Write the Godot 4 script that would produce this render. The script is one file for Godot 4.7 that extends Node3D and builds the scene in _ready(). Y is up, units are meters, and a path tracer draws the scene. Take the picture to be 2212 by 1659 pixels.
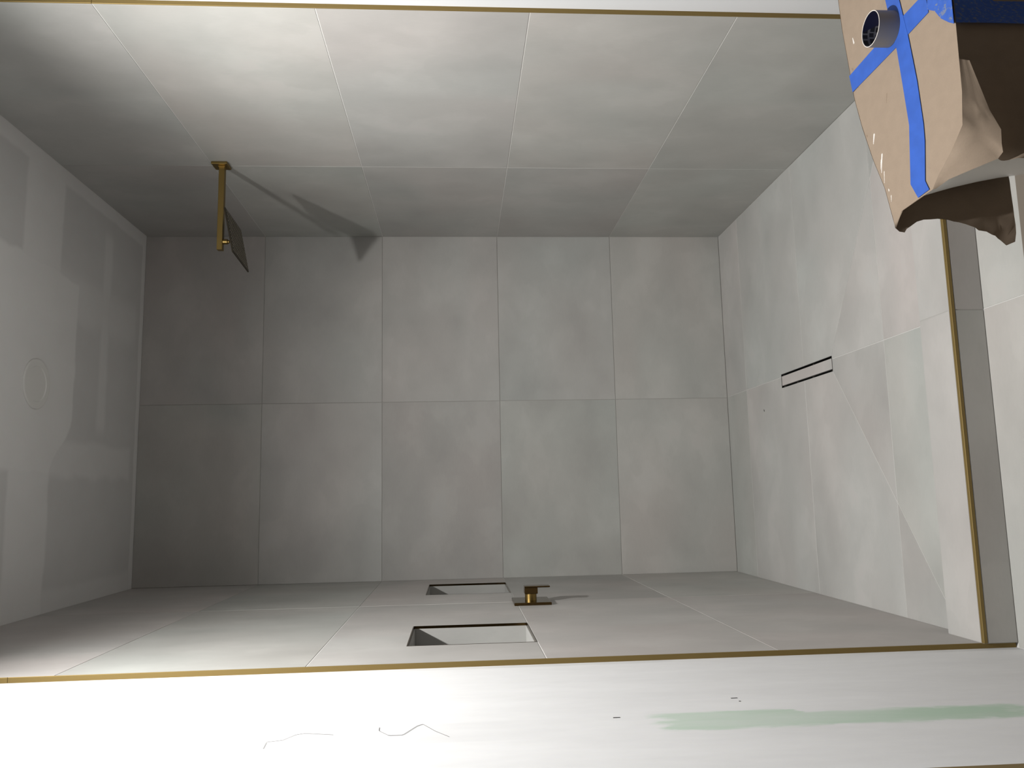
extends Node3D
# A tiled shower seen through its opening, the photograph taken with the camera on its side.
# x runs from the valve wall (0) to the shower-head wall (1.8), y is up, z runs from the back wall (0) out into the bathroom.

const W := 1.8
const H := 3.0556
const ROWS := [0.0, 0.6051, 1.2179, 1.8305, 2.4435, 3.0556]
const ZJ := 0.9153
const ZT := 2.0192
const OUT := -0.05        # bathroom floor level
const CURB := 0.045       # top of the curb
const ZC0 := 1.874
const ZC1 := 2.032
const DEEP := 6.0
const YT := 0.38          # papered top of the toilet

var M := {}
var tile_mats := []
var rng := RandomNumberGenerator.new()
var tile_n := 0

func _ready() -> void:
	rng.seed = 7
	# ---- camera
	var cam := Camera3D.new()
	cam.name = "camera"
	cam.fov = 51.46985
	cam.near = 0.05
	cam.far = 40.0
	cam.transform = Transform3D(Basis(Vector3(-0.0208798, -0.997614, 0.0658055), Vector3(0.9903591, -0.0116227, 0.1380356), Vector3(-0.1369414, 0.0680533, 0.9882387)), Vector3(0.421945, 1.438479, 4.145052))
	cam.current = true
	add_child(cam)
	# ---- environment
	var env := Environment.new()
	env.background_mode = Environment.BG_COLOR
	env.background_color = Color(0.02, 0.02, 0.02)
	env.tonemap_mode = Environment.TONE_MAPPER_LINEAR
	env.tonemap_exposure = 1.0
	env.sdfgi_enabled = true
	env.ssao_enabled = true
	env.ssil_enabled = true
	var we := WorldEnvironment.new()
	we.name = "environment"
	we.environment = env
	add_child(we)
	# ---- the one lamp: a recessed downlight in the bathroom ceiling
	var lamp := SpotLight3D.new()
	lamp.name = "downlight_glow"
	lamp.light_size = 0.03
	lamp.light_energy = 8.7
	lamp.light_color = Color(1.0, 0.995, 0.985)
	lamp.spot_angle = 83.5
	lamp.spot_angle_attenuation = 1.0
	lamp.spot_range = 12.0
	lamp.spot_attenuation = 2.0
	lamp.shadow_enabled = true
	lamp.position = Vector3(0.765, 2.995, 2.56)
	lamp.rotation_degrees = Vector3(-90, 0, 0)
	add_child(lamp)

	make_materials()
	build_walls()
	build_floor()
	build_ceiling()
	build_trims()
	build_drain()
	build_shower_head()
	build_valve()
	build_toilet()
	build_cover()
	build_tube()
	build_downlight()
	build_hairs()

# ------------------------------------------------------------------ helpers
class MB:
	var v := PackedVector3Array()
	var n := PackedVector3Array()
	var t := PackedVector2Array()
	func tri(a: Vector3, b: Vector3, c: Vector3, na: Vector3, nb: Vector3, nc: Vector3, ta := Vector2.ZERO, tb := Vector2.ZERO, tc := Vector2.ZERO) -> void:
		if (b - a).cross(c - a).dot(na + nb + nc) > 0.0:
			v.append_array([a, c, b]); n.append_array([na, nc, nb]); t.append_array([ta, tc, tb])
		else:
			v.append_array([a, b, c]); n.append_array([na, nb, nc]); t.append_array([ta, tb, tc])
	func quad(a: Vector3, b: Vector3, c: Vector3, d: Vector3, nn: Vector3, ta := Vector2.ZERO, tb := Vector2.ZERO, tc := Vector2.ZERO, td := Vector2.ZERO) -> void:
		tri(a, b, c, nn, nn, nn, ta, tb, tc)
		tri(a, c, d, nn, nn, nn, ta, tc, td)
	func mesh() -> ArrayMesh:
		var arr := []
		arr.resize(Mesh.ARRAY_MAX)
		arr[Mesh.ARRAY_VERTEX] = v
		arr[Mesh.ARRAY_NORMAL] = n
		arr[Mesh.ARRAY_TEX_UV] = t
		var m := ArrayMesh.new()
		m.add_surface_from_arrays(Mesh.PRIMITIVE_TRIANGLES, arr)
		return m

func numbered(parent: Node, called: String) -> String:
	if not parent.has_node(NodePath(called)):
		return called
	var k := 1
	while parent.has_node(NodePath("%s_%03d" % [called, k])):
		k += 1
	return "%s_%03d" % [called, k]

func put(mb: MB, called: String, mat: Material, parent: Node = self) -> MeshInstance3D:
	var o := MeshInstance3D.new()
	o.name = numbered(parent, called)
	o.mesh = mb.mesh()
	o.material_override = mat
	o.cast_shadow = GeometryInstance3D.SHADOW_CASTING_SETTING_ON
	parent.add_child(o, true)
	return o

func tag(o: Node, label: String, category: String, kind := "", group := "") -> void:
	o.set_meta("label", label)
	o.set_meta("category", category)
	if kind:
		o.set_meta("kind", kind)
	if group:
		o.set_meta("group", group)

func base(called: String, label: String, category: String, kind := "", at := Vector3.ZERO) -> Node3D:
	var o := Node3D.new()
	o.name = called
	o.position = at
	add_child(o, true)
	tag(o, label, category, kind)
	return o

func box(mb: MB, a: Vector3, b: Vector3, bev := 0.0) -> void:
	# axis-aligned box, with chamfered edges where bev > 0
	var lo := a.min(b)
	var hi := a.max(b)
	var c := (lo + hi) * 0.5
	var hs := (hi - lo) * 0.5
	obox(mb, Transform3D(Basis(), c), hs, bev)

func obox(mb: MB, x: Transform3D, hs: Vector3, bev := 0.0) -> void:
	var ax := [x.basis.x, x.basis.y, x.basis.z]
	var p := func(sx: float, sy: float, sz: float) -> Vector3:
		return x.origin + ax[0] * sx + ax[1] * sy + ax[2] * sz
	for i in 3:
		var j := (i + 1) % 3
		var k := (i + 2) % 3
		for s in [-1.0, 1.0]:
			var cs := []
			for q in [[-1, -1], [1, -1], [1, 1], [-1, 1]]:
				var w := [0.0, 0.0, 0.0]
				w[i] = s * hs[i]
				w[j] = q[0] * (hs[j] - bev)
				w[k] = q[1] * (hs[k] - bev)
				cs.append(p.call(w[0], w[1], w[2]))
			var u2 := Vector2(hs[j], hs[k]) * 2.0
			mb.quad(cs[0], cs[1], cs[2], cs[3], ax[i] * s, Vector2(0, 0), Vector2(u2.x, 0), u2, Vector2(0, u2.y))
		if bev > 0.0:
			# the four edges that run along axis i
			for s1 in [-1.0, 1.0]:
				for s2 in [-1.0, 1.0]:
					var cs := []
					for q in [[-1, 0], [1, 0], [1, 1], [-1, 1]]:
						var w := [0.0, 0.0, 0.0]
						w[i] = q[0] * (hs[i] - bev)
						w[j] = s1 * (hs[j] - (bev if q[1] else 0.0))
						w[k] = s2 * (hs[k] - (0.0 if q[1] else bev))
						cs.append(p.call(w[0], w[1], w[2]))
					mb.quad(cs[0], cs[1], cs[2], cs[3], (ax[j] * s1 + ax[k] * s2).normalized())
	if bev > 0.0:
		for s0 in [-1.0, 1.0]:
			for s1 in [-1.0, 1.0]:
				for s2 in [-1.0, 1.0]:
					var a: Vector3 = p.call(s0 * hs.x, s1 * (hs.y - bev), s2 * (hs.z - bev))
					var b: Vector3 = p.call(s0 * (hs.x - bev), s1 * hs.y, s2 * (hs.z - bev))
					var c: Vector3 = p.call(s0 * (hs.x - bev), s1 * (hs.y - bev), s2 * hs.z)
					var nn: Vector3 = (ax[0] * s0 + ax[1] * s1 + ax[2] * s2).normalized()
					mb.tri(a, b, c, nn, nn, nn)

func lathe(mb: MB, x: Transform3D, prof: Array, seg := 40, smooth := false, caps := true) -> void:
	# prof: [radius, height] pairs, turned about x.basis.y; flat rings unless smooth
	for i in prof.size() - 1:
		var r0: float = prof[i][0]
		var h0: float = prof[i][1]
		var r1: float = prof[i + 1][0]
		var h1: float = prof[i + 1][1]
		if Vector2(r1 - r0, h1 - h0).length() < 1e-7:
			continue
		var nr := h1 - h0
		var nh := r0 - r1
		var l := Vector2(nr, nh).length()
		for k in seg:
			var a0 := TAU * k / seg
			var a1 := TAU * (k + 1) / seg
			var d0 := x.basis.x * cos(a0) + x.basis.z * sin(a0)
			var d1 := x.basis.x * cos(a1) + x.basis.z * sin(a1)
			var n0 := (d0 * nr + x.basis.y * nh) / l
			var n1 := (d1 * nr + x.basis.y * nh) / l
			var pa := x.origin + d0 * r0 + x.basis.y * h0
			var pb := x.origin + d1 * r0 + x.basis.y * h0
			var pc := x.origin + d1 * r1 + x.basis.y * h1
			var pd := x.origin + d0 * r1 + x.basis.y * h1
			var ua := Vector2(float(k) / seg, float(i) / (prof.size() - 1))
			var ub := Vector2(float(k + 1) / seg, float(i) / (prof.size() - 1))
			var uc := Vector2(float(k + 1) / seg, float(i + 1) / (prof.size() - 1))
			var ud := Vector2(float(k) / seg, float(i + 1) / (prof.size() - 1))
			if r0 > 1e-6:
				mb.tri(pa, pb, pc, n0, n1, n1, ua, ub, uc)
			if r1 > 1e-6:
				mb.tri(pa, pc, pd, n0, n1, n0, ua, uc, ud)

func frame_up(at: Vector3, up: Vector3) -> Transform3D:
	var y := up.normalized()
	var x := y.cross(Vector3(0.31, 0.17, 0.93)).normalized()
	return Transform3D(Basis(x, y, x.cross(y)), at)

func ccw(poly: PackedVector2Array) -> PackedVector2Array:
	var a := 0.0
	for i in poly.size():
		var p := poly[i]
		var q := poly[(i + 1) % poly.size()]
		a += p.x * q.y - q.x * p.y
	if a < 0.0:
		poly.reverse()
	return poly

func area(poly: PackedVector2Array) -> float:
	var a := 0.0
	for i in poly.size():
		var p := poly[i]
		var q := poly[(i + 1) % poly.size()]
		a += p.x * q.y - q.x * p.y
	return absf(a) * 0.5

func tidy(poly: PackedVector2Array) -> PackedVector2Array:
	var r := PackedVector2Array()
	for i in poly.size():
		var p := poly[i]
		var q := poly[(i + 1) % poly.size()]
		if p.distance_to(q) > 0.003:
			r.append(p)
	return r

func inset(poly: PackedVector2Array, d: float) -> PackedVector2Array:
	var r := PackedVector2Array()
	var n := poly.size()
	for i in n:
		var a := poly[(i + n - 1) % n]
		var b := poly[i]
		var c := poly[(i + 1) % n]
		var e0 := (b - a).normalized()
		var e1 := (c - b).normalized()
		var n0 := Vector2(-e0.y, e0.x)
		var n1 := Vector2(-e1.y, e1.x)
		var m := n0 + n1
		r.append(b + m * (d / maxf(0.15, 1.0 + n0.dot(n1))))
	return r

func prism(mb: MB, poly_in: PackedVector2Array, o: Vector3, u: Vector3, v: Vector3, n: Vector3, front: float, back: float, bev: float, uvo := Vector2.ZERO, turn := false) -> void:
	# extruded polygon: its face at o + n*front, chamfered, its sides down to o + n*back
	var poly := ccw(poly_in)
	var inn := inset(poly, bev) if bev > 0.0 else poly
	var at := func(p: Vector2, h: float) -> Vector3:
		return o + u * p.x + v * p.y + n * h
	var uv := func(p: Vector2) -> Vector2:
		return (Vector2(p.y, p.x) if turn else p) + uvo
	var ids := Geometry2D.triangulate_polygon(inn)
	for i in range(0, ids.size(), 3):
		var a := inn[ids[i]]
		var b := inn[ids[i + 1]]
		var c := inn[ids[i + 2]]
		mb.tri(at.call(a, front), at.call(b, front), at.call(c, front), n, n, n, uv.call(a), uv.call(b), uv.call(c))
	for i in poly.size():
		var j := (i + 1) % poly.size()
		var e := (poly[j] - poly[i]).normalized()
		var sd := u * e.y - v * e.x
		if bev > 0.0:
			mb.quad(at.call(inn[i], front), at.call(inn[j], front), at.call(poly[j], front - bev), at.call(poly[i], front - bev), (sd + n).normalized(), uv.call(inn[i]), uv.call(inn[j]), uv.call(poly[j]), uv.call(poly[i]))
		mb.quad(at.call(poly[i], front - bev), at.call(poly[j], front - bev), at.call(poly[j], back), at.call(poly[i], back), sd, uv.call(poly[i]), uv.call(poly[j]), uv.call(poly[j]), uv.call(poly[i]))

func rect(x0: float, y0: float, x1: float, y1: float) -> PackedVector2Array:
	return PackedVector2Array([Vector2(x0, y0), Vector2(x1, y0), Vector2(x1, y1), Vector2(x0, y1)])

func tile(parent: Node, poly: PackedVector2Array, o: Vector3, u: Vector3, v: Vector3, n: Vector3, pick := -1) -> void:
	# one porcelain tile, a millimetre short of each joint
	var p := inset(ccw(poly), 0.0011)
	var mb := MB.new()
	var lip := rng.randf_range(-0.0002, 0.0003)
	prism(mb, p, o, u, v, n, lip, -0.006, 0.0008, Vector2(rng.randf() * 3.0, rng.randf() * 3.0), absf(n.x) > 0.5)
	var k := rng.randi() % tile_mats.size()
	put(mb, "tile", tile_mats[k if pick < 0 else pick], parent)

# ------------------------------------------------------------------ materials
func plain(c: Color, rough := 0.6, metal := 0.0, spec := 0.5) -> StandardMaterial3D:
	var m := StandardMaterial3D.new()
	m.albedo_color = c
	m.roughness = rough
	m.metallic = metal
	m.metallic_specular = spec
	return m

func c8(r: int, g: int, b: int) -> Color:
	return Color(r / 255.0, g / 255.0, b / 255.0)

func noise(sd: int, freq: float, oct := 4, warp := 0.0) -> FastNoiseLite:
	var f := FastNoiseLite.new()
	f.seed = sd
	f.noise_type = FastNoiseLite.TYPE_SIMPLEX_SMOOTH
	f.frequency = freq
	f.fractal_type = FastNoiseLite.FRACTAL_FBM
	f.fractal_octaves = oct
	if warp > 0.0:
		f.domain_warp_enabled = true
		f.domain_warp_amplitude = warp
		f.domain_warp_frequency = freq * 1.5
	return f

func cloud_texture(sd: int) -> ImageTexture:
	# trowelled concrete print of the porcelain: soft clouds, a few harder edged patches, warm and cool drift
	var s := 512
	var a := noise(sd, 0.006, 4, 30.0).get_seamless_image(s, s)
	var b := noise(sd + 11, 0.013, 5, 18.0).get_seamless_image(s, s)
	var c := noise(sd + 23, 0.004, 2).get_seamless_image(s, s)
	var f := noise(sd + 37, 0.09, 3).get_seamless_image(s, s)
	var im := Image.create_empty(s, s, false, Image.FORMAT_RGB8)
	for y in s:
		for x in s:
			var va := a.get_pixel(x, y).r
			var vb := b.get_pixel(x, y).r
			var vc := c.get_pixel(x, y).r - 0.5
			var vf := f.get_pixel(x, (y * 3) % s).r - 0.5
			var k := 0.965 + 0.105 * (va - 0.5) - 0.022 * smoothstep(0.44, 0.66, vb) * smoothstep(0.3, 0.7, va) + 0.02 * (vb - 0.5) + 0.014 * vf
			im.set_pixel(x, y, Color(k * (1.0 + 0.02 * vc), k * (1.0 - 0.004 * vc), k * (0.998 - 0.006 * vc)))
	im.generate_mipmaps()
	return ImageTexture.create_from_image(im)

func make_materials() -> void:
	var clouds := [cloud_texture(3), cloud_texture(71)]
	var tints := [c8(178, 176, 172), c8(171, 171, 167), c8(180, 176, 173), c8(174, 174, 171), c8(167, 165, 162), c8(177, 175, 172)]
	for i in tints.size():
		var m := plain(tints[i], 0.5, 0.0, 0.4)
		m.albedo_texture = clouds[i % 2]
		m.uv1_scale = Vector3(0.50, 0.74, 0.62)
		m.uv1_offset = Vector3(0.17 * i, 0.31 * i, 0)
		tile_mats.append(m)
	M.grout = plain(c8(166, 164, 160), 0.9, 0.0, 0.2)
	M.lit_side_grout = plain(c8(204, 203, 200), 0.9, 0.0, 0.2)  # paler copy of the grout, imitating light that grazes the side joints
	M.lit_floor_grout = plain(c8(196, 195, 192), 0.9, 0.0, 0.2)  # another paler grout copy: the lit look of floor joints put into colour
	M.white = plain(c8(211, 212, 213), 0.85, 0.0, 0.25)
	M.brass = plain(c8(142, 120, 72), 0.38, 1.0)
	M.trim = plain(c8(130, 110, 64), 0.5, 0.55)
	M.bronze = plain(c8(96, 77, 48), 0.2, 1.0)
	M.face = plain(c8(72, 66, 56), 0.45, 0.85)
	M.rubber = plain(c8(126, 119, 106), 0.6)
	M.black = plain(c8(16, 14, 12), 0.55)
	M.steel = plain(c8(190, 186, 178), 0.3, 1.0)
	M.porcelain = plain(c8(236, 236, 233), 0.25)
	M.tube = plain(c8(116, 114, 113), 0.55)
	M.rim = plain(c8(214, 208, 200), 0.6)
	M.hair = plain(c8(96, 92, 90), 0.8)
	M.back = plain(c8(70, 66, 62), 0.9)
	M.cover = plain(c8(110, 102, 92), 0.9)

func paper_texture(streaks: bool) -> ImageTexture:
	var s := 768
	var f := noise(5, 0.03, 4, 8.0)
	var g := noise(9, 0.35, 2)
	var im := Image.create_empty(s, s, false, Image.FORMAT_RGB8)
	for y in s:
		for x in s:
			var k := 1.0 + 0.025 * f.get_noise_2d(x, y * 0.6) + 0.02 * g.get_noise_2d(x * 0.5, y)
			im.set_pixel(x, y, Color(0.575 * k, 0.512 * k, 0.448 * k))
	if streaks:
		# dried white paint drips and small scuffs; x 1.0..1.85 across, z 2.1..2.7 down
		for d in [[1.604, 2.238, 1.588, 2.242, 0.006, 0], [1.283, 2.293, 1.303, 2.300, 0.0075, 0], [1.196, 2.318, 1.238, 2.328, 0.0065, 0], [1.205, 2.316, 1.226, 2.322, 0.004, 0], [1.166, 2.326, 1.192, 2.331, 0.0035, 0], [1.143, 2.342, 1.139, 2.344, 0.0055, 0], [1.108, 2.350, 1.122, 2.352, 0.0035, 0], [1.355, 2.368, 1.375, 2.373, 0.004, 1], [1.32, 2.262, 1.316, 2.266, 0.005, 1], [1.528, 2.22, 1.522, 2.225, 0.006, 1], [1.475, 2.236, 1.462, 2.245, 0.006, 1]]:
			var p := Vector2(d[0], d[1])
			var q := Vector2(d[2], d[3])
			var w0: float = d[4] * 0.5
			for y in range(maxi(0, int((minf(p.y, q.y) - 0.012 - 2.1) / 0.6 * s)), mini(s, int((maxf(p.y, q.y) + 0.012 - 2.1) / 0.6 * s))):
				for x in range(maxi(0, int((minf(p.x, q.x) - 0.012 - 1.0) / 0.85 * s)), mini(s, int((maxf(p.x, q.x) + 0.012 - 1.0) / 0.85 * s))):
					var at := Vector2(1.0 + 0.85 * (x + 0.5) / s, 2.1 + 0.6 * (y + 0.5) / s)
					var near := Geometry2D.get_closest_point_to_segment(at, p, q)
					var taper := lerpf(0.45, 1.0, near.distance_to(p) / maxf(0.001, p.distance_to(q)))
					var e := near.distance_to(at) + 0.0009 * g.get_noise_2d(x * 1.5, y * 1.5)
					var w := 1.0 - smoothstep(w0 * taper * 0.75, w0 * taper * 1.15, e)
					var col := Color(0.86, 0.845, 0.83) if d[5] == 0 else Color(0.42, 0.35, 0.29)
					im.set_pixel(x, y, im.get_pixel(x, y).lerp(col, w * (0.92 if d[5] == 0 else 0.4)))
	return ImageTexture.create_from_image(im)

func tape_texture(worn: float) -> ImageTexture:
	var s := 256
	var f := noise(15, 0.025, 4, 12.0)
	var g := noise(19, 0.12, 3)
	var im := Image.create_empty(s, s, false, Image.FORMAT_RGB8)
	for y in s:
		for x in s:
			var k := 1.0 + 0.06 * f.get_noise_2d(x, y)
			var c := Color(0.20 * k, 0.355 * k, 0.69 * k)
			var w := smoothstep(0.36 - worn, 0.60 - worn, f.get_noise_2d(x + 400, y) * 0.8 + g.get_noise_2d(x, y) * 0.5)
			c = c.lerp(Color(0.55, 0.52, 0.48), w * minf(1.0, worn * 3.0))
			im.set_pixel(x, y, c)
	return ImageTexture.create_from_image(im)

# ------------------------------------------------------------------ walls
func grid_boxes(mb: MB, us: Array, vs: Array, holes: Array, make: Callable) -> void:
	for i in us.size() - 1:
		for j in vs.size() - 1:
			var c := Vector2((us[i] + us[i + 1]) * 0.5, (vs[j] + vs[j + 1]) * 0.5)
			var skip := false
			for h in holes:
				if (h as Rect2).has_point(c):
					skip = true
			if not skip:
				make.call(us[i], vs[j], us[i + 1], vs[j + 1])

func build_walls() -> void:
	# back wall
	var b := base("wall_back", "grey concrete-look tiled wall at the back of the shower", "wall", "structure")
	var mb := MB.new()
	box(mb, Vector3(-0.2, -0.2, -0.2), Vector3(W + 0.2, H + 0.2, -0.0024))
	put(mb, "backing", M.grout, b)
	for r in 5:
		for cx in [[0.0, 0.9082], [0.9082, W]]:
			tile(b, rect(cx[0], ROWS[r], cx[1], ROWS[r + 1]), Vector3.ZERO, Vector3.RIGHT, Vector3.UP, Vector3.BACK)
	# shower-head wall
	var rw := base("wall_right", "grey tiled side wall that carries the shower head", "wall", "structure")
	mb = MB.new()
	box(mb, Vector3(W + 0.001, -0.2, -0.2), Vector3(W + 0.2, H + 0.2, ZT))
	put(mb, "backing", M.lit_side_grout, rw)
	for r in 5:
		for cz in [[0.0, ZJ], [ZJ, ZT]]:
			tile(rw, rect(cz[0], ROWS[r], cz[1], ROWS[r + 1]), Vector3(W, 0, 0), Vector3.BACK, Vector3.UP, Vector3.LEFT, [1, 4, 4, 1, 4][r] if cz[0] == 0.0 else [1, 0, 5, 0, 3][r])
	mb = MB.new()
	box(mb, Vector3(W + 0.0125, -0.2, ZT), Vector3(W + 0.2, H + 0.2, 2.95))
	put(mb, "drywall_panel", M.white, rw)
	mb = MB.new()
	box(mb, Vector3(W + 0.0125, -0.2, 2.95), Vector3(W + 0.2, H + 0.2, DEEP))
	put(mb, "wall_panel", M.back, rw)
	# valve wall with its two niches
	var lw := base("wall_left", "grey tiled side wall with two niches and white drywall before it", "wall", "structure")
	var holes := [Rect2(1.437, 1.219, 0.346, 0.372), Rect2(0.207, 1.219, 0.408, 0.366)]
	mb = MB.new()
	grid_boxes(mb, [-0.2, 0.207, 0.615, 1.437, 1.783, ZT], [-0.2, 1.219, 1.585, 1.591, H + 0.2], [Rect2(1.437, 1.219, 0.346, 0.372), Rect2(0.207, 1.219, 0.408, 0.366)],
		func(u0, v0, u1, v1): box(mb, Vector3(-0.2, v0, u0), Vector3(-0.001, v1, u1)))
	put(mb, "backing", M.lit_side_grout, lw)
	for r in 5:
		for cz in [[0.0, ZJ], [ZJ, ZT]]:
			var poly := rect(cz[0], ROWS[r], cz[1], ROWS[r + 1])
			for h: Rect2 in holes:
				var hp := rect(h.position.x, h.position.y - 0.002, h.end.x, h.end.y)
				if r == 2:
					hp = rect(h.position.x, h.position.y - 0.01, h.end.x, h.end.y)
				elif r == 1:
					continue
				var cut := Geometry2D.clip_polygons(poly, hp)
				if cut.size():
					poly = cut[0]
			tile(lw, tidy(poly), Vector3.ZERO, Vector3.BACK, Vector3.UP, Vector3.RIGHT)
	for h: Rect2 in holes:
		build_niche(lw, h)
	mb = MB.new()
	var px := -0.0135
	var y0 := -0.2
	mb.quad(Vector3(px, y0, ZT), Vector3(px, H + 0.2, ZT), Vector3(px, H + 0.2, 2.95), Vector3(px, y0, 2.95), Vector3.RIGHT, Vector2(1, 0), Vector2(0, 0), Vector2(0, 1), Vector2(1, 1))
	mb.quad(Vector3(px, y0, 2.95), Vector3(px, H + 0.2, 2.95), Vector3(px - 0.18, H + 0.2, 2.95), Vector3(px - 0.18, y0, 2.95), Vector3.BACK)
	mb.quad(Vector3(px - 0.18, y0, ZT), Vector3(px - 0.18, H + 0.2, ZT), Vector3(px - 0.18, H + 0.2, 2.95), Vector3(px - 0.18, y0, 2.95), Vector3.LEFT)
	mb.quad(Vector3(px, H + 0.2, ZT), Vector3(px, H + 0.2, 2.95), Vector3(px - 0.18, H + 0.2, 2.95), Vector3(px - 0.18, H + 0.2, ZT), Vector3.UP)
	mb.quad(Vector3(px, y0, ZT), Vector3(px, y0, 2.95), Vector3(px - 0.18, y0, 2.95), Vector3(px - 0.18, y0, ZT), Vector3.DOWN)
	var dm := plain(Color.WHITE, 0.85, 0.0, 0.25)
	dm.albedo_texture = drywall_texture()
	put(mb, "drywall_panel", dm, lw).set_meta("label", "white drywall with a worn green patch along its taped seam")
	for sc in [[0.865, 2.426, 0.007], [1.137, 2.535, 0.007], [0.862, 2.452, 0.002]]:
		mb = MB.new()
		box(mb, Vector3(px - 0.002, sc[0] - sc[2], sc[1] - 0.002), Vector3(px + 0.0006, sc[0] + sc[2], sc[1] + 0.002), 0.0004)
		put(mb, "scuff_mark", M.black, lw)
	mb = MB.new()
	box(mb, Vector3(px - 0.18, -0.2, 2.95), Vector3(px, H + 0.2, DEEP))
	put(mb, "wall_panel", M.back, lw)
	# wall far behind the camera
	var fw := base("wall_front", "painted wall at the far end of the bathroom", "wall", "structure")
	mb = MB.new()
	box(mb, Vector3(-0.2, -0.2, DEEP), Vector3(W + 0.2, H + 0.2, DEEP + 0.15))
	put(mb, "wall_panel", M.back, fw)

func build_niche(parent: Node, h: Rect2) -> void:
	var z0 := h.position.x
	var z1 := h.end.x
	var y0 := h.position.y
	var y1 := h.end.y
	var d := -0.09
	var mb := MB.new()
	mb.quad(Vector3(d, y0, z0), Vector3(d, y1, z0), Vector3(d, y1, z1), Vector3(d, y0, z1), Vector3.RIGHT, Vector2(z0, y0), Vector2(z0, y1), Vector2(z1, y1), Vector2(z1, y0))
	put(mb, "niche_back", tile_mats[4], parent)
	var faces := {
		"niche_side": [[Vector3(0, y0, z0), Vector3(0, y1, z0), Vector3(d, y1, z0), Vector3(d, y0, z0), Vector3.BACK], [Vector3(0, y0, z1), Vector3(0, y1, z1), Vector3(d, y1, z1), Vector3(d, y0, z1), Vector3.FORWARD]],
		"niche_shelf": [[Vector3(0, y0, z0), Vector3(0, y0, z1), Vector3(d, y0, z1), Vector3(d, y0, z0), Vector3.UP]],
		"niche_top": [[Vector3(0, y1, z0), Vector3(0, y1, z1), Vector3(d, y1, z1), Vector3(d, y1, z0), Vector3.DOWN]],
	}
	for called in faces:
		for q in faces[called]:
			mb = MB.new()
			# a 6 mm tile lining that stops short of the brass edge
			var n: Vector3 = q[4]
			var o := n * 0.004
			var f := Vector3(-0.008, 0, 0)
			mb.quad(q[0] + f + o, q[1] + f + o, q[2] + o, q[3] + o, n, Vector2(0, 0), Vector2(0.35, 0), Vector2(0.35, 0.09), Vector2(0, 0.09))
			mb.quad(q[0] + f + o, q[1] + f + o, q[1] + f - o * 0.5, q[0] + f - o * 0.5, Vector3.RIGHT)
			put(mb, called, tile_mats[4], parent)
	mb = MB.new()
	var t := 0.0016
	box(mb, Vector3(-0.012, y0 - 0.0004, z0), Vector3(0.0004, y0 + t, z1))
	box(mb, Vector3(-0.012, y1 - t, z0), Vector3(0.0004, y1 + 0.0004, z1))
	box(mb, Vector3(-0.012, y0, z0 - 0.0004), Vector3(0.0004, y1, z0 + t))
	box(mb, Vector3(-0.012, y0, z1 - t), Vector3(0.0004, y1, z1 + 0.0004))
	put(mb, "niche_trim", M.bronze, parent)

func soft_band(p: float, a: float, b: float, s: float) -> float:
	return smoothstep(a - s, a + s, p) * (1.0 - smoothstep(b - s, b + s, p))

func drywall_texture() -> ImageTexture:
	# u: z from ZT to 3.2 over the height of the picture, v: y from the ceiling down; green board shows where the mud was sanded off
	var w := 1024
	var h := 512
	var f := noise(31, 0.012, 4, 20.0)
	var g := noise(33, 0.05, 4, 10.0)
	var im := Image.create_empty(w, h, false, Image.FORMAT_RGB8)
	for j in h:
		var z := ZT + (2.95 - ZT) * (j + 0.5) / h
		for i in w:
			var y := H + 0.2 - (H + 0.4) * (i + 0.5) / w
			var n1 := f.get_noise_2d(i * 0.35, j)
			var n2 := g.get_noise_2d(i * 0.6, j)
			var k := 0.84 + 0.018 * n1 + 0.010 * n2
			# the taped seam: a slightly greyer bare strip
			var seam := soft_band(z + 0.008 * n1, 2.525, 2.645, 0.006) * smoothstep(1.15, 1.45, y + 0.2 * n1)
			k -= 0.022 * seam
			# smear beside the brass edge
			k -= 0.05 * soft_band(z + 0.006 * n2, 2.02, 2.05, 0.006) * smoothstep(0.1, 0.5, n1 + 0.3)
			var c := Color(k, k, k * 1.002)
			var gw := soft_band(z + 0.012 * n2, lerpf(2.55, 2.522, smoothstep(0.76, 0.80, y + 0.05 * n2)), 2.635, 0.010)
			gw *= smoothstep(0.28, 0.40, y + 0.06 * n2) * (1.0 - smoothstep(1.035, 1.085, y + 0.04 * n2))
			gw *= 0.82 + 0.6 * n1
			c = c.lerp(Color(0.69, 0.765, 0.70), clampf(gw, 0.0, 1.0))
			im.set_pixel(i, j, c)
	return ImageTexture.create_from_image(im)

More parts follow.
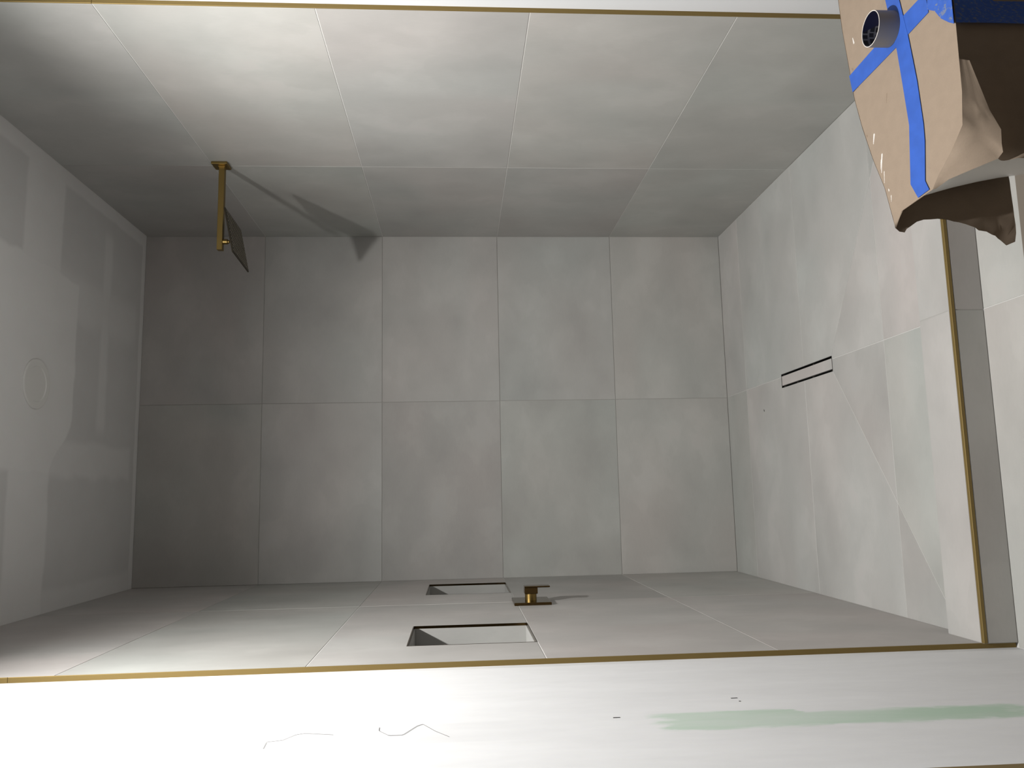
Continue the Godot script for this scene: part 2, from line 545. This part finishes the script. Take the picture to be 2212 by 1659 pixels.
# ------------------------------------------------------------------ floor and curb
func build_floor() -> void:
	var fl := base("floor", "grey tiled floor of the shower and of the bathroom before it", "floor", "structure")
	var mb := MB.new()
	grid_boxes(mb, [0.0, 0.8635, 0.9245, W], [0.0, 0.722, 1.207, ZC0], [Rect2(0.8635, 0.722, 0.061, 0.485)],
		func(u0, v0, u1, v1): box(mb, Vector3(u0, -0.2, v0), Vector3(u1, -0.0012, v1)))
	box(mb, Vector3(0.8635, -0.2, 0.722), Vector3(0.9245, -0.06, 1.207))
	put(mb, "backing", M.lit_floor_grout, fl)
	mb = MB.new()
	obox(mb, Transform3D(Basis(Vector3.UP, 0.6), Vector3(0.787, 0.0005, 0.500)), Vector3(0.0055, 0.0008, 0.0018), 0.0003)
	put(mb, "scuff_mark", M.black, fl)
	var front := PackedVector2Array([Vector2(0.8635, 1.207), Vector2(0.9245, 1.207), Vector2(W, 1.80), Vector2(W, ZC0), Vector2(0, ZC0), Vector2(0, 1.865)])
	var drain := rect(0.8635, 0.722, 0.9245, 1.207)
	for cx in [[0.0, 0.912], [0.912, W]]:
		for cz in [[0.0, 0.288], [0.288, 0.955], [0.955, 1.585], [1.585, ZC0]]:
			var cell := rect(cx[0], cz[0], cx[1], cz[1])
			var parts: Array = Geometry2D.clip_polygons(cell, front)
			parts.append_array(Geometry2D.intersect_polygons(cell, front))
			for p in parts:
				for q in Geometry2D.clip_polygons(p, drain):
					var t := tidy(q)
					if t.size() > 2 and area(t) > 0.002:
						tile(fl, t, Vector3.ZERO, Vector3.RIGHT, Vector3.BACK, Vector3.UP)
	mb = MB.new()
	box(mb, Vector3(-0.2, -0.2, ZC0), Vector3(W + 0.2, OUT - 0.0012, DEEP))
	put(mb, "backing", M.lit_floor_grout, fl)
	mb = MB.new()
	box(mb, Vector3(-0.0135, OUT - 0.004, 2.212), Vector3(W + 0.0125, OUT + 0.002, DEEP), 0.001)
	put(mb, "added_floor_covering", M.cover, fl)  # dark sheet added to cut light bouncing off the floor; only its edge shows
	for cx in [[-0.0135, 0.914], [0.914, W + 0.0125]]:
		for cz in [[ZC1, 2.9]]:
			tile(fl, rect(cx[0], cz[0], cx[1], cz[1]), Vector3(0, OUT, 0), Vector3.RIGHT, Vector3.BACK, Vector3.UP)
	# curb
	var cb := base("shower_curb", "low tiled curb with a brass edge between the shower and the bathroom", "curb", "structure")
	mb = MB.new()
	box(mb, Vector3(-0.0, -0.1, ZC0 + 0.0012), Vector3(W, CURB - 0.0012, ZC1 - 0.0012))
	put(mb, "backing", M.grout, cb)
	for cx in [[0.0, 0.912], [0.912, W]]:
		tile(cb, rect(cx[0], ZC0, cx[1], ZC1 - 0.011), Vector3(0, CURB, 0), Vector3.RIGHT, Vector3.BACK, Vector3.UP)
		tile(cb, rect(cx[0], OUT, cx[1], CURB - 0.011), Vector3(0, 0, ZC1), Vector3.RIGHT, Vector3.UP, Vector3.BACK)
		tile(cb, rect(cx[0], -0.02, cx[1], CURB), Vector3(0, 0, ZC0), Vector3.RIGHT, Vector3.UP, Vector3.FORWARD)

func build_ceiling() -> void:
	var c := base("ceiling", "unpainted drywall ceiling with patches of joint compound", "ceiling", "structure")
	var mb := MB.new()
	var x0 := -0.0
	var x1 := W
	mb.quad(Vector3(-0.2, H, -0.2), Vector3(2.0, H, -0.2), Vector3(2.0, H, 2.4), Vector3(-0.2, H, 2.4), Vector3.DOWN, Vector2(0, 0), Vector2(1, 0), Vector2(1, 1), Vector2(0, 1))
	mb.quad(Vector3(-0.2, H + 0.2, -0.2), Vector3(2.0, H + 0.2, -0.2), Vector3(2.0, H + 0.2, 2.4), Vector3(-0.2, H + 0.2, 2.4), Vector3.UP)
	mb.quad(Vector3(-0.2, H, -0.2), Vector3(2.0, H, -0.2), Vector3(2.0, H + 0.2, -0.2), Vector3(-0.2, H + 0.2, -0.2), Vector3.FORWARD)
	mb.quad(Vector3(-0.2, H, 2.4), Vector3(2.0, H, 2.4), Vector3(2.0, H + 0.2, 2.4), Vector3(-0.2, H + 0.2, 2.4), Vector3.BACK)
	var m := plain(Color.WHITE, 0.9, 0.0, 0.2)
	m.albedo_texture = ceiling_texture()
	put(mb, "drywall_panel", m, c)
	mb = MB.new()
	box(mb, Vector3(-0.2, H, 2.4), Vector3(2.0, H + 0.2, 2.95))
	put(mb, "ceiling_panel", M.white, c)
	mb = MB.new()
	box(mb, Vector3(-0.2, H, 2.95), Vector3(2.0, H + 0.2, DEEP + 0.15))
	put(mb, "ceiling_panel", M.back, c)
	# the round blanked-off outlet
	mb = MB.new()
	var f := Transform3D(Basis(Vector3.RIGHT, Vector3.DOWN, Vector3.FORWARD), Vector3(0.88, H, 1.0))
	lathe(mb, f, [[0.097, -0.002], [0.097, 0.004], [0.0945, 0.0065], [0.090, 0.0072], [0.070, 0.0062], [0.067, 0.0032], [0.0, 0.003]], 64)
	var rc := put(mb, "round_cover", plain(c8(214, 213, 210), 0.85))
	tag(rc, "round flat cover plate painted over in the unfinished shower ceiling", "cover plate")

func ceiling_texture() -> ImageTexture:
	var s := 512
	var f := noise(41, 0.02, 4, 12.0)
	var im := Image.create_empty(s, s, false, Image.FORMAT_RGB8)
	for j in s:
		var z := -0.2 + 2.6 * (j + 0.5) / s
		for i in s:
			var x := -0.2 + 2.2 * (i + 0.5) / s
			var n := f.get_noise_2d(i, j)
			var k := 0.0
			# taped joints and skimmed patches, lighter than the bare board
			k = maxf(k, soft_band(x + 0.02 * n, 0.54, 1.36, 0.012) * smoothstep(0.0, 0.016, z + 0.008 * n - lerpf(0.86, 0.69, smoothstep(0.52, 0.78, x))))
			k = maxf(k, soft_band(z + 0.01 * n, 0.86, 1.15, 0.012) * 0.85)
			k = maxf(k, soft_band(z + 0.008 * n, 0.39, 0.47, 0.02) * soft_band(x, 0.74, 1.66, 0.04) * 0.6)
			k = maxf(k, soft_band(x + 0.02 * n, 0.53, 0.68, 0.02) * soft_band(z, 0.09, 0.9, 0.02) * 0.6)
			k = maxf(k, soft_band(x + 0.02 * n, 1.2, 1.38, 0.05) * soft_band(z, 0.09, 0.9, 0.03) * 0.5)
			k = maxf(k, (1.0 - smoothstep(0.035, 0.05, z + 0.01 * n)) * 0.9)
			k = maxf(k, smoothstep(W - 0.075, W - 0.055, x + 0.01 * n) * 0.8)
			k = maxf(k, (1.0 - smoothstep(0.06, 0.1, x + 0.02 * n)) * 0.5)
			var v := lerpf(0.795, 0.862, k) + 0.01 * n
			im.set_pixel(i, j, Color(v, v * 0.997, v * 0.992))
	return ImageTexture.create_from_image(im)

func build_trims() -> void:
	var mb := MB.new()
	box(mb, Vector3(-0.02, OUT, ZT), Vector3(0.0002, 2.553, ZT + 0.004), 0.0006)
	box(mb, Vector3(-0.02, 2.5535, ZT), Vector3(0.0002, H, ZT + 0.004), 0.0006)
	var t := put(mb, "trim_1", M.trim)
	tag(t, "brass edge strip where the valve wall's tiles end at the white drywall", "trim", "structure")
	mb = MB.new()
	box(mb, Vector3(W - 0.0002, OUT, ZT), Vector3(W + 0.02, 2.443, ZT + 0.004), 0.0006)
	box(mb, Vector3(W - 0.0002, 2.4438, ZT), Vector3(W + 0.02, H, ZT + 0.004), 0.0006)
	t = put(mb, "trim_2", M.trim)
	tag(t, "brass edge strip where the shower-head wall's tiles end at the drywall", "trim", "structure")
	mb = MB.new()
	box(mb, Vector3(0.0005, CURB - 0.0105, ZC1 - 0.0105), Vector3(W - 0.0005, CURB + 0.0003, ZC1 + 0.0006), 0.001)
	t = put(mb, "trim_3", M.trim)
	tag(t, "brass edge strip along the outer top edge of the curb", "trim", "structure")
	mb = MB.new()
	box(mb, Vector3(-0.02, OUT, 2.882), Vector3(-0.0125, H, 2.93), 0.0006)
	t = put(mb, "trim_4", M.trim)
	tag(t, "brass strip on the white drywall nearest the camera, at the photo's bottom right", "trim", "structure")

# ------------------------------------------------------------------ fittings
func build_drain() -> void:
	var o := base("linear_drain", "narrow tile-insert linear drain in the middle of the shower floor", "drain", "", Vector3(0.894, 0, 0.9645))
	var hx := 0.0304
	var hz := 0.2424
	var mb := MB.new()
	box(mb, Vector3(-hx, -0.055, -hz), Vector3(hx, -0.05, hz))
	box(mb, Vector3(-hx, -0.055, -hz), Vector3(-hx + 0.0012, 0.0003, hz))
	box(mb, Vector3(hx - 0.0012, -0.055, -hz), Vector3(hx, 0.0003, hz))
	box(mb, Vector3(-hx, -0.055, -hz), Vector3(hx, 0.0003, -hz + 0.0012))
	box(mb, Vector3(-hx, -0.055, hz - 0.0012), Vector3(hx, 0.0003, hz))
	put(mb, "channel", M.black, o)
	mb = MB.new()
	box(mb, Vector3(-0.0208, -0.014, -hz + 0.005), Vector3(0.0208, 0.0002, hz - 0.0035), 0.0005)
	put(mb, "tile_insert", tile_mats[2], o)
	mb = MB.new()
	box(mb, Vector3(-0.018, -0.05, -hz + 0.02), Vector3(0.018, -0.014, hz - 0.02))
	put(mb, "tray", M.black, o)
	for p in [[-0.026, -0.225], [-0.026, -0.09], [-0.026, 0.06], [-0.026, 0.23], [0.026, -0.23], [0.026, 0.07], [0.026, 0.232]]:
		mb = MB.new()
		lathe(mb, Transform3D(Basis(), Vector3(p[0], -0.05, p[1])), [[0.0022, 0.0], [0.0022, 0.043], [0.0016, 0.045], [0.0, 0.045]], 10)
		put(mb, "levelling_stud", M.steel, o)

func build_shower_head() -> void:
	var o := base("rain_shower", "square brass rain shower head on a long square wall arm", "shower head", "", Vector3(W, 2.4045, 0.93))
	var off := o.position
	var mb := MB.new()
	box(mb, Vector3(-0.011, -0.0325, -0.0335), Vector3(0.0, 0.0325, 0.0335), 0.0022)
	put(mb, "escutcheon", M.brass, o)
	mb = MB.new()
	box(mb, Vector3(1.789, 2.385, 0.916) - off, Vector3(1.784, 2.413, 0.944) - off, 0.001)
	put(mb, "collar", M.brass, o)
	mb = MB.new()
	box(mb, Vector3(1.432, 2.3875, 0.918) - off, Vector3(1.787, 2.4105, 0.942) - off, 0.0012)
	put(mb, "arm", M.brass, o)
	var a := Vector3(1.5810, 2.3555, 1.0274)
	var b := Vector3(1.5523, 2.3442, 0.8297)
	var d := Vector3(1.3885, 2.3105, 1.0578)
	var u := (b - a).normalized()
	var v := (d - a).normalized()
	var n := u.cross(v).normalized()
	if n.y < 0.0:
		n = -n
	v = n.cross(u) * signf(n.cross(u).dot(v))
	var cen := Vector3(1.4704, 2.3275, 0.9438) - off
	# ball joint
	mb = MB.new()
	var top := Vector3(1.468, 2.3875, 0.93) - off
	var f := frame_up(top, Vector3.DOWN)
	lathe(mb, f, [[0.0, 0.0], [0.0105, 0.0], [0.0105, 0.017], [0.009, 0.019], [0.0065, 0.019], [0.0065, 0.024]], 28)
	put(mb, "swivel_nut", M.brass, o)
	mb = MB.new()
	var prof := []
	for k in 13:
		var t := -PI / 2 + PI * k / 12.0
		prof.append([0.0105 * cos(t), 0.0105 * sin(t)])
	lathe(mb, frame_up(cen + n * 0.022, n), prof, 28)
	put(mb, "swivel_ball", M.brass, o)
	mb = MB.new()
	lathe(mb, frame_up(cen + n * 0.003, n), [[0.022, 0.0], [0.022, 0.004], [0.012, 0.010], [0.009, 0.018], [0.0, 0.018]], 32)
	put(mb, "swivel_seat", M.brass, o)
	# plate
	mb = MB.new()
	var plate := Transform3D(Basis(u, n, u.cross(n)), cen + n * 0.003)
	obox(mb, plate, Vector3(0.1, 0.003, 0.1), 0.0012)
	put(mb, "head_plate", M.face, o)
	mb = MB.new()
	for i in 13:
		for j in 13:
			var p := cen + u * (-0.087 + 0.0145 * i) + u.cross(n) * (-0.087 + 0.0145 * j)
			lathe(mb, frame_up(p, -n), [[0.0036, -0.0003], [0.0032, 0.0016], [0.0015, 0.0024], [0.0, 0.0018]], 8)
	var nz := put(mb, "nozzles", M.rubber, o)
	nz.set_meta("kind", "stuff")

func build_valve() -> void:
	var o := base("shower_valve", "square bronze shower mixer valve with a flat lever handle", "valve", "", Vector3(0, 1.161, 0.9515))
	var mb := MB.new()
	box(mb, Vector3(0.0, -0.0715, -0.0835), Vector3(0.011, 0.0715, 0.0835), 0.0015)
	put(mb, "wall_plate", M.bronze, o)
	mb = MB.new()
	lathe(mb, frame_up(Vector3(0.0105, 0.0015, 0.0), Vector3.RIGHT), [[0.0228, 0.0], [0.0228, 0.0255], [0.0, 0.0255]], 48)
	put(mb, "sleeve", M.brass, o)
	mb = MB.new()
	box(mb, Vector3(0.036, -0.0242, -0.025), Vector3(0.060, 0.0272, 0.025), 0.0015)
	put(mb, "handle_hub", M.bronze, o)
	mb = MB.new()
	box(mb, Vector3(0.0595, -0.0725, -0.025), Vector3(0.0655, 0.0272, 0.025), 0.0015)
	put(mb, "lever", M.bronze, o)

# ------------------------------------------------------------------ covered toilet
const FAR := [[0.9, 2.357], [1.038, 2.357], [1.154, 2.325], [1.244, 2.284], [1.349, 2.246], [1.44, 2.220], [1.548, 2.204], [1.666, 2.186], [1.753, 2.179], [1.85, 2.176]]
const NEAR := [[1.038, 2.357], [1.058, 2.377], [1.07, 2.393], [1.072, 2.459], [1.074, 2.513], [1.096, 2.538], [1.129, 2.590], [1.167, 2.635], [1.209, 2.640], [1.236, 2.644], [1.39, 2.647], [1.85, 2.650]]

func along(line: Array, x: float) -> float:
	if x <= line[0][0]:
		return line[0][1]
	for i in line.size() - 1:
		if x <= line[i + 1][0]:
			return lerpf(line[i][1], line[i + 1][1], (x - line[i][0]) / maxf(1e-6, line[i + 1][0] - line[i][0]))
	return line[-1][1]

func sheet(mb: MB, rows: Array, uvs: Array = []) -> void:
	# a smooth two-sided sheet through a grid of points
	var h := rows.size()
	var w: int = rows[0].size()
	var ns := []
	for i in h:
		var r := []
		for j in w:
			var a: Vector3 = rows[mini(i + 1, h - 1)][j] - rows[maxi(i - 1, 0)][j]
			var b: Vector3 = rows[i][mini(j + 1, w - 1)] - rows[i][maxi(j - 1, 0)]
			r.append(a.cross(b).normalized())
		ns.append(r)
	for i in h - 1:
		for j in w - 1:
			var ta: Vector2 = Vector2(j, i) * 0.1 if uvs.is_empty() else uvs[i][j]
			var tb: Vector2 = Vector2(j + 1, i) * 0.1 if uvs.is_empty() else uvs[i][j + 1]
			var tc: Vector2 = Vector2(j + 1, i + 1) * 0.1 if uvs.is_empty() else uvs[i + 1][j + 1]
			var td: Vector2 = Vector2(j, i + 1) * 0.1 if uvs.is_empty() else uvs[i + 1][j]
			mb.tri(rows[i][j], rows[i][j + 1], rows[i + 1][j + 1], ns[i][j], ns[i][j + 1], ns[i + 1][j + 1], ta, tb, tc)
			mb.tri(rows[i][j], rows[i + 1][j + 1], rows[i + 1][j], ns[i][j], ns[i + 1][j + 1], ns[i + 1][j], ta, tc, td)

func build_toilet() -> void:
	var o := base("toilet", "white porcelain toilet bowl mostly hidden under brown kraft paper", "toilet", "", Vector3(1.5, OUT, 2.45))
	var off := o.position
	var mb := MB.new()
	var rows := []
	# [height, tip x, half width]
	for q in [[OUT, 1.165, 0.150], [OUT + 0.004, 1.160, 0.153], [0.05, 1.152, 0.157], [0.146, 1.139, 0.162], [0.2, 1.129, 0.167], [0.27, 1.113, 0.173], [0.31, 1.102, 0.178], [0.345, 1.092, 0.183], [0.362, 1.089, 0.185], [0.37, 1.094, 0.180], [0.372, 1.12, 0.15], [0.372, 1.30, 0.01]]:
		var r := []
		var rad: float = q[2]
		for k in 41:
			var t := float(k) / 40.0
			if t < 0.2:
				r.append(Vector3(lerpf(1.795, q[1] + 0.24, t / 0.2), q[0], 2.45 + rad) - off)
			elif t > 0.8:
				r.append(Vector3(lerpf(q[1] + 0.24, 1.795, (t - 0.8) / 0.2), q[0], 2.45 - rad) - off)
			else:
				var an := PI * (t - 0.2) / 0.6
				r.append(Vector3(q[1] + 0.24 - 0.24 * pow(maxf(0.0, sin(an)), 0.85), q[0], 2.45 + rad * cos(an)) - off)
		rows.append(r)
	sheet(mb, rows)
	put(mb, "bowl", M.porcelain, o)

func build_cover() -> void:
	var o := base("kraft_paper_cover", "brown kraft paper taped with blue tape over the toilet, torn at its end", "paper cover", "", Vector3(1.5, YT, 2.45))
	var off := o.position
	var f := noise(51, 6.0, 3)
	var pm := plain(Color.WHITE, 0.85, 0.0, 0.3)
	pm.albedo_texture = paper_texture(true)
	var pm2 := plain(Color.WHITE, 0.85, 0.0, 0.3)
	pm2.albedo_texture = paper_texture(false)
	# flat top
	var mb := MB.new()
	var xs := []
	for p in NEAR:
		xs.append(p[0])
	for k in range(1, 24):
		xs.append(1.236 + k * 0.0235)
	xs.sort()
	var rows := []
	var uvs := []
	for i in 15:
		var r := []
		var uv := []
		for x: float in xs:
			if x > 1.799:
				continue
			var z := lerpf(along(FAR, x), along(NEAR, x), i / 14.0)
			var y := YT + 0.0004 * f.get_noise_2d(x, z) - (0.0015 if i == 0 or i == 14 else 0.0)
			r.append(Vector3(x, y, z) - off)
			uv.append(Vector2((x - 1.0) / 0.85, (z - 2.1) / 0.6))
		rows.append(r)
		uvs.append(uv)
	sheet(mb, rows, uvs)
	put(mb, "paper_top", pm, o)
	# hanging sheet on the shower side, torn edge towards the tip
	mb = MB.new()
	rows = []
	uvs = []
	var torn := [[0.38, 1.039], [0.371, 1.030], [0.358, 1.028], [0.352, 1.037], [0.343, 1.043], [0.323, 1.057], [0.305, 1.063], [0.288, 1.064], [0.269, 1.066], [0.256, 1.0645], [0.244, 1.063], [0.231, 1.0585], [0.218, 1.056], [0.204, 1.0515], [0.190, 1.045], [0.182, 1.042], [0.174, 1.034], [0.164, 1.0325], [0.154, 1.031], [0.141, 1.023], [0.132, 1.020], [0.125, 1.0135], [0.118, 1.009], [0.103, 0.996], [0.086, 1.003], [0.081, 1.005]]
	var hem := [[1.0, 0.081], [1.076, 0.068], [1.152, 0.053], [1.194, 0.038], [1.4, 0.03], [1.8, 0.03]]
	for i in torn.size():
		var r := []
		var uv := []
		var t: float = (0.38 - torn[i][0]) / (0.38 - 0.081)
		for k in 25:
			var s := k / 24.0
			var x := lerpf(torn[i][1], 1.79, s * s * 0.35 + s * 0.65)
			var y := lerpf(0.3795, along(hem, x), t)
			var z := along(FAR, x) - 0.002 * sin(t * 3.0) + 0.003 * f.get_noise_2d(x * 2.0, y * 2.0) * t
			r.append(Vector3(x, y, z) - off)
			uv.append(Vector2(x, y) * 1.3)
		rows.append(r)
		uvs.append(uv)
	sheet(mb, rows, uvs)
	put(mb, "hanging_flap", pm2, o)
	# wrapped end and camera side: fold, ridge, hem
	mb = MB.new()
	var fold := [Vector3(1.074, 0.3785, 2.513), Vector3(1.096, 0.3785, 2.538), Vector3(1.129, 0.3785, 2.590), Vector3(1.167, 0.3785, 2.635), Vector3(1.190, 0.3785, 2.638), Vector3(1.209, 0.3785, 2.640), Vector3(1.225, 0.3785, 2.643), Vector3(1.236, 0.3785, 2.644), Vector3(1.31, 0.3785, 2.6455)]
	var ridge := [Vector3(1.0745, 0.373, 2.517), Vector3(1.083, 0.363, 2.55), Vector3(1.083, 0.347, 2.600), Vector3(1.096, 0.305, 2.630), Vector3(1.104, 0.304, 2.645), Vector3(1.119, 0.310, 2.652), Vector3(1.148, 0.311, 2.656), Vector3(1.190, 0.332, 2.657), Vector3(1.303, 0.360, 2.651)]
	rows = []
	uvs = []
	for i in 9:
		var r := []
		var uv := []
		var t := i / 8.0
		for k in fold.size():
			var p: Vector3 = (fold[k] as Vector3).lerp(ridge[k], t)
			p += Vector3(0, 1, 1) * (0.0022 * f.get_noise_2d(p.x * 4.0 + 3.0, p.y * 5.0)) * sin(PI * t)
			r.append(p - off)
			uv.append(Vector2(p.x, p.y) * 1.3)
		rows.append(r)
		uvs.append(uv)
	sheet(mb, rows, uvs)
	put(mb, "folded_corner", pm2, o)
	mb = MB.new()
	var topl := [Vector3(1.096, 0.305, 2.630), Vector3(1.104, 0.304, 2.645), Vector3(1.119, 0.310, 2.652), Vector3(1.148, 0.311, 2.656), Vector3(1.190, 0.332, 2.657), Vector3(1.303, 0.360, 2.651), Vector3(1.31, 0.3785, 2.6455), Vector3(1.40, 0.3785, 2.647), Vector3(1.6, 0.3785, 2.648), Vector3(1.795, 0.3785, 2.649)]
	var low := [Vector3(1.0985, 0.22, 2.630), Vector3(1.105, 0.19, 2.636), Vector3(1.115, 0.15, 2.642), Vector3(1.135, 0.10, 2.650), Vector3(1.175, 0.05, 2.650), Vector3(1.29, 0.02, 2.650), Vector3(1.31, 0.02, 2.650), Vector3(1.40, 0.02, 2.650), Vector3(1.6, 0.02, 2.650), Vector3(1.795, 0.02, 2.650)]
	rows = []
	uvs = []
	for i in 13:
		var r := []
		var uv := []
		var t := i / 12.0
		for k in topl.size():
			var p: Vector3 = (topl[k] as Vector3).lerp(low[k], t)
			p.z += 0.003 * f.get_noise_2d(p.x * 3.0, p.y * 3.0) * sin(PI * t) - 0.012 * sin(PI * minf(1.0, t * 2.0)) * (1.0 if k < 5 else 0.0)
			r.append(p - off)
			uv.append(Vector2(p.x, p.y) * 1.3)
		rows.append(r)
		uvs.append(uv)
	sheet(mb, rows, uvs)
	put(mb, "hanging_side", pm2, o)
	# blue tape
	var tm := plain(Color.WHITE, 0.6, 0.0, 0.4)
	tm.albedo_texture = tape_texture(0.0)
	tm.uv1_scale = Vector3(3, 3, 3)
	var tw := plain(Color.WHITE, 0.6, 0.0, 0.4)
	tw.albedo_texture = tape_texture(0.22)
	tw.uv1_scale = Vector3(5, 5, 5)
	mb = MB.new()
	var strip := func(to: MB, pts: Array, h0: float) -> void:
		var pv := PackedVector2Array()
		for p in pts:
			pv.append(Vector2(p[0], p[1]))
		prism(to, pv, Vector3(0, YT, 0) - off, Vector3.RIGHT, Vector3.BACK, Vector3.UP, h0, h0 - 0.0012, 0.0)
	strip.call(mb, [[1.513, 2.208], [1.462, 2.218], [1.4625, 2.43], [1.467, 2.565], [1.518, 2.56], [1.519, 2.40]], 0.0017)
	put(mb, "tape_strip", tm, o)
	mb = MB.new()
	strip.call(mb, [[1.79, 2.385], [1.606, 2.405], [1.454, 2.434], [1.353, 2.445], [1.254, 2.455], [1.116, 2.439], [1.0745, 2.463], [1.077, 2.507], [1.102, 2.495], [1.191, 2.508], [1.232, 2.509], [1.338, 2.501], [1.463, 2.483], [1.565, 2.462], [1.79, 2.435]], 0.0023)
	put(mb, "tape_strip", tm, o)
	mb = MB.new()
	strip.call(mb, [[1.388, 2.647], [1.40, 2.632], [1.425, 2.607], [1.455, 2.588], [1.475, 2.562], [1.53, 2.575], [1.55, 2.60], [1.545, 2.6475]], 0.0029)
	# and down the side that faces the camera
	var sr := []
	for i in 9:
		var t := i / 8.0
		var y := lerpf(0.3815, 0.03, t)
		var zz := 2.6525 + 0.003 * t
		var r := []
		for k in 5:
			r.append(Vector3(lerpf(1.387, 1.437 + 0.08 * (1.0 - smoothstep(0.0, 0.25, t)), k / 4.0), y, zz + 0.0008 * sin(t * 9.0 + k)) - off)
		sr.append(r)
	sheet(mb, sr)
	put(mb, "tape_strip", tw, o).set_meta("label", "dirty blue tape folded down over the edge")

func build_tube() -> void:
	var o := base("tube_offcut", "short grey tube standing upright on the crossed blue tape", "tube", "", Vector3(1.518, YT + 0.0026, 2.417))
	var mb := MB.new()
	lathe(mb, Transform3D(Basis(), Vector3.ZERO), [[0.0395, 0.0], [0.0415, 0.0], [0.0415, 0.050]], 56)
	put(mb, "tube_wall", M.tube, o)
	mb = MB.new()
	lathe(mb, Transform3D(Basis(), Vector3.ZERO), [[0.0415, 0.050], [0.0412, 0.0506], [0.0398, 0.0506], [0.0395, 0.050]], 56)
	put(mb, "rim", M.rim, o)
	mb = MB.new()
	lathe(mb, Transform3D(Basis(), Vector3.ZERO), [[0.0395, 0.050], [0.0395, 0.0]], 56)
	var im := Image.create_empty(256, 64, false, Image.FORMAT_RGB8)
	im.fill(Color(0.40, 0.40, 0.41))
	var r := RandomNumberGenerator.new()
	r.seed = 3
	for row in 3:
		var x := -10
		while x < 256:
			var w := r.randi_range(10, 22)
			im.fill_rect(Rect2i(x, row * 21 + r.randi_range(1, 4), w, r.randi_range(14, 18)), Color(0.055, 0.055, 0.06))
			x += w + r.randi_range(3, 7)
	# shade inside the tube, painted dark blue onto the lining
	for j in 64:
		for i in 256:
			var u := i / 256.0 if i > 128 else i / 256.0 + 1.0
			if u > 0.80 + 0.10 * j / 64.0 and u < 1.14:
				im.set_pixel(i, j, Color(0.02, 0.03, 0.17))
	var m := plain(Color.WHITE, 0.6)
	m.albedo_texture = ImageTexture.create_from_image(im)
	put(mb, "liner", m, o).set_meta("label", "printed liner inside the tube with its inner shade painted dark blue")

func build_downlight() -> void:
	var o := base("ceiling_downlight", "round recessed downlight in the bathroom ceiling, out of the picture", "downlight", "", Vector3(0.765, H, 2.56))
	var f := Transform3D(Basis(Vector3.RIGHT, Vector3.DOWN, Vector3.FORWARD), Vector3.ZERO)
	var mb := MB.new()
	lathe(mb, f, [[0.085, 0.0], [0.085, 0.004], [0.078, 0.008], [0.066, 0.008], [0.064, 0.004]], 48)
	put(mb, "trim_ring", M.white, o)
	mb = MB.new()
	lathe(mb, f, [[0.065, 0.004], [0.0, 0.005]], 48)
	var m := plain(Color.WHITE, 0.5)
	m.emission_enabled = true
	m.emission = Color(1.0, 0.985, 0.965)
	m.emission_energy_multiplier = 2.0
	put(mb, "lamp_lens", m, o)

func tube_line(mb: MB, pts: Array, r: float) -> void:
	for i in pts.size() - 1:
		var a: Vector3 = pts[i]
		var b: Vector3 = pts[i + 1]
		lathe(mb, frame_up(a, b - a), [[r, 0.0], [r, a.distance_to(b) * 1.02]], 6)

func smooth_line(pts: Array) -> Array:
	var c := Curve3D.new()
	for i in pts.size():
		var p: Vector3 = pts[i]
		var t: Vector3 = (pts[mini(i + 1, pts.size() - 1)] - pts[maxi(i - 1, 0)]) / 6.0
		c.add_point(p, -t, t)
	var r := []
	for k in 41:
		r.append(c.sample_baked(c.get_baked_length() * k / 40.0))
	return r

func build_hairs() -> void:
	var x := -0.0128
	var mb := MB.new()
	tube_line(mb, smooth_line([Vector3(x, 1.595, 2.538), Vector3(x, 1.594, 2.560), Vector3(x, 1.572, 2.594), Vector3(x, 1.547, 2.594), Vector3(x, 1.524, 2.540), Vector3(x, 1.513, 2.528), Vector3(x, 1.488, 2.577), Vector3(x, 1.462, 2.615)]), 0.00035)
	tag(put(mb, "hair", M.hair), "curled dark hair stuck to the white drywall, nearer the middle", "hair")
	mb = MB.new()
	tube_line(mb, smooth_line([Vector3(x, 1.788, 2.641), Vector3(x, 1.791, 2.603), Vector3(x, 1.764, 2.596), Vector3(x, 1.746, 2.564), Vector3(x, 1.730, 2.558), Vector3(x, 1.676, 2.574)]), 0.0003)
	tag(put(mb, "hair", M.hair), "fainter straggling hair on the white drywall, nearer the ceiling", "hair")
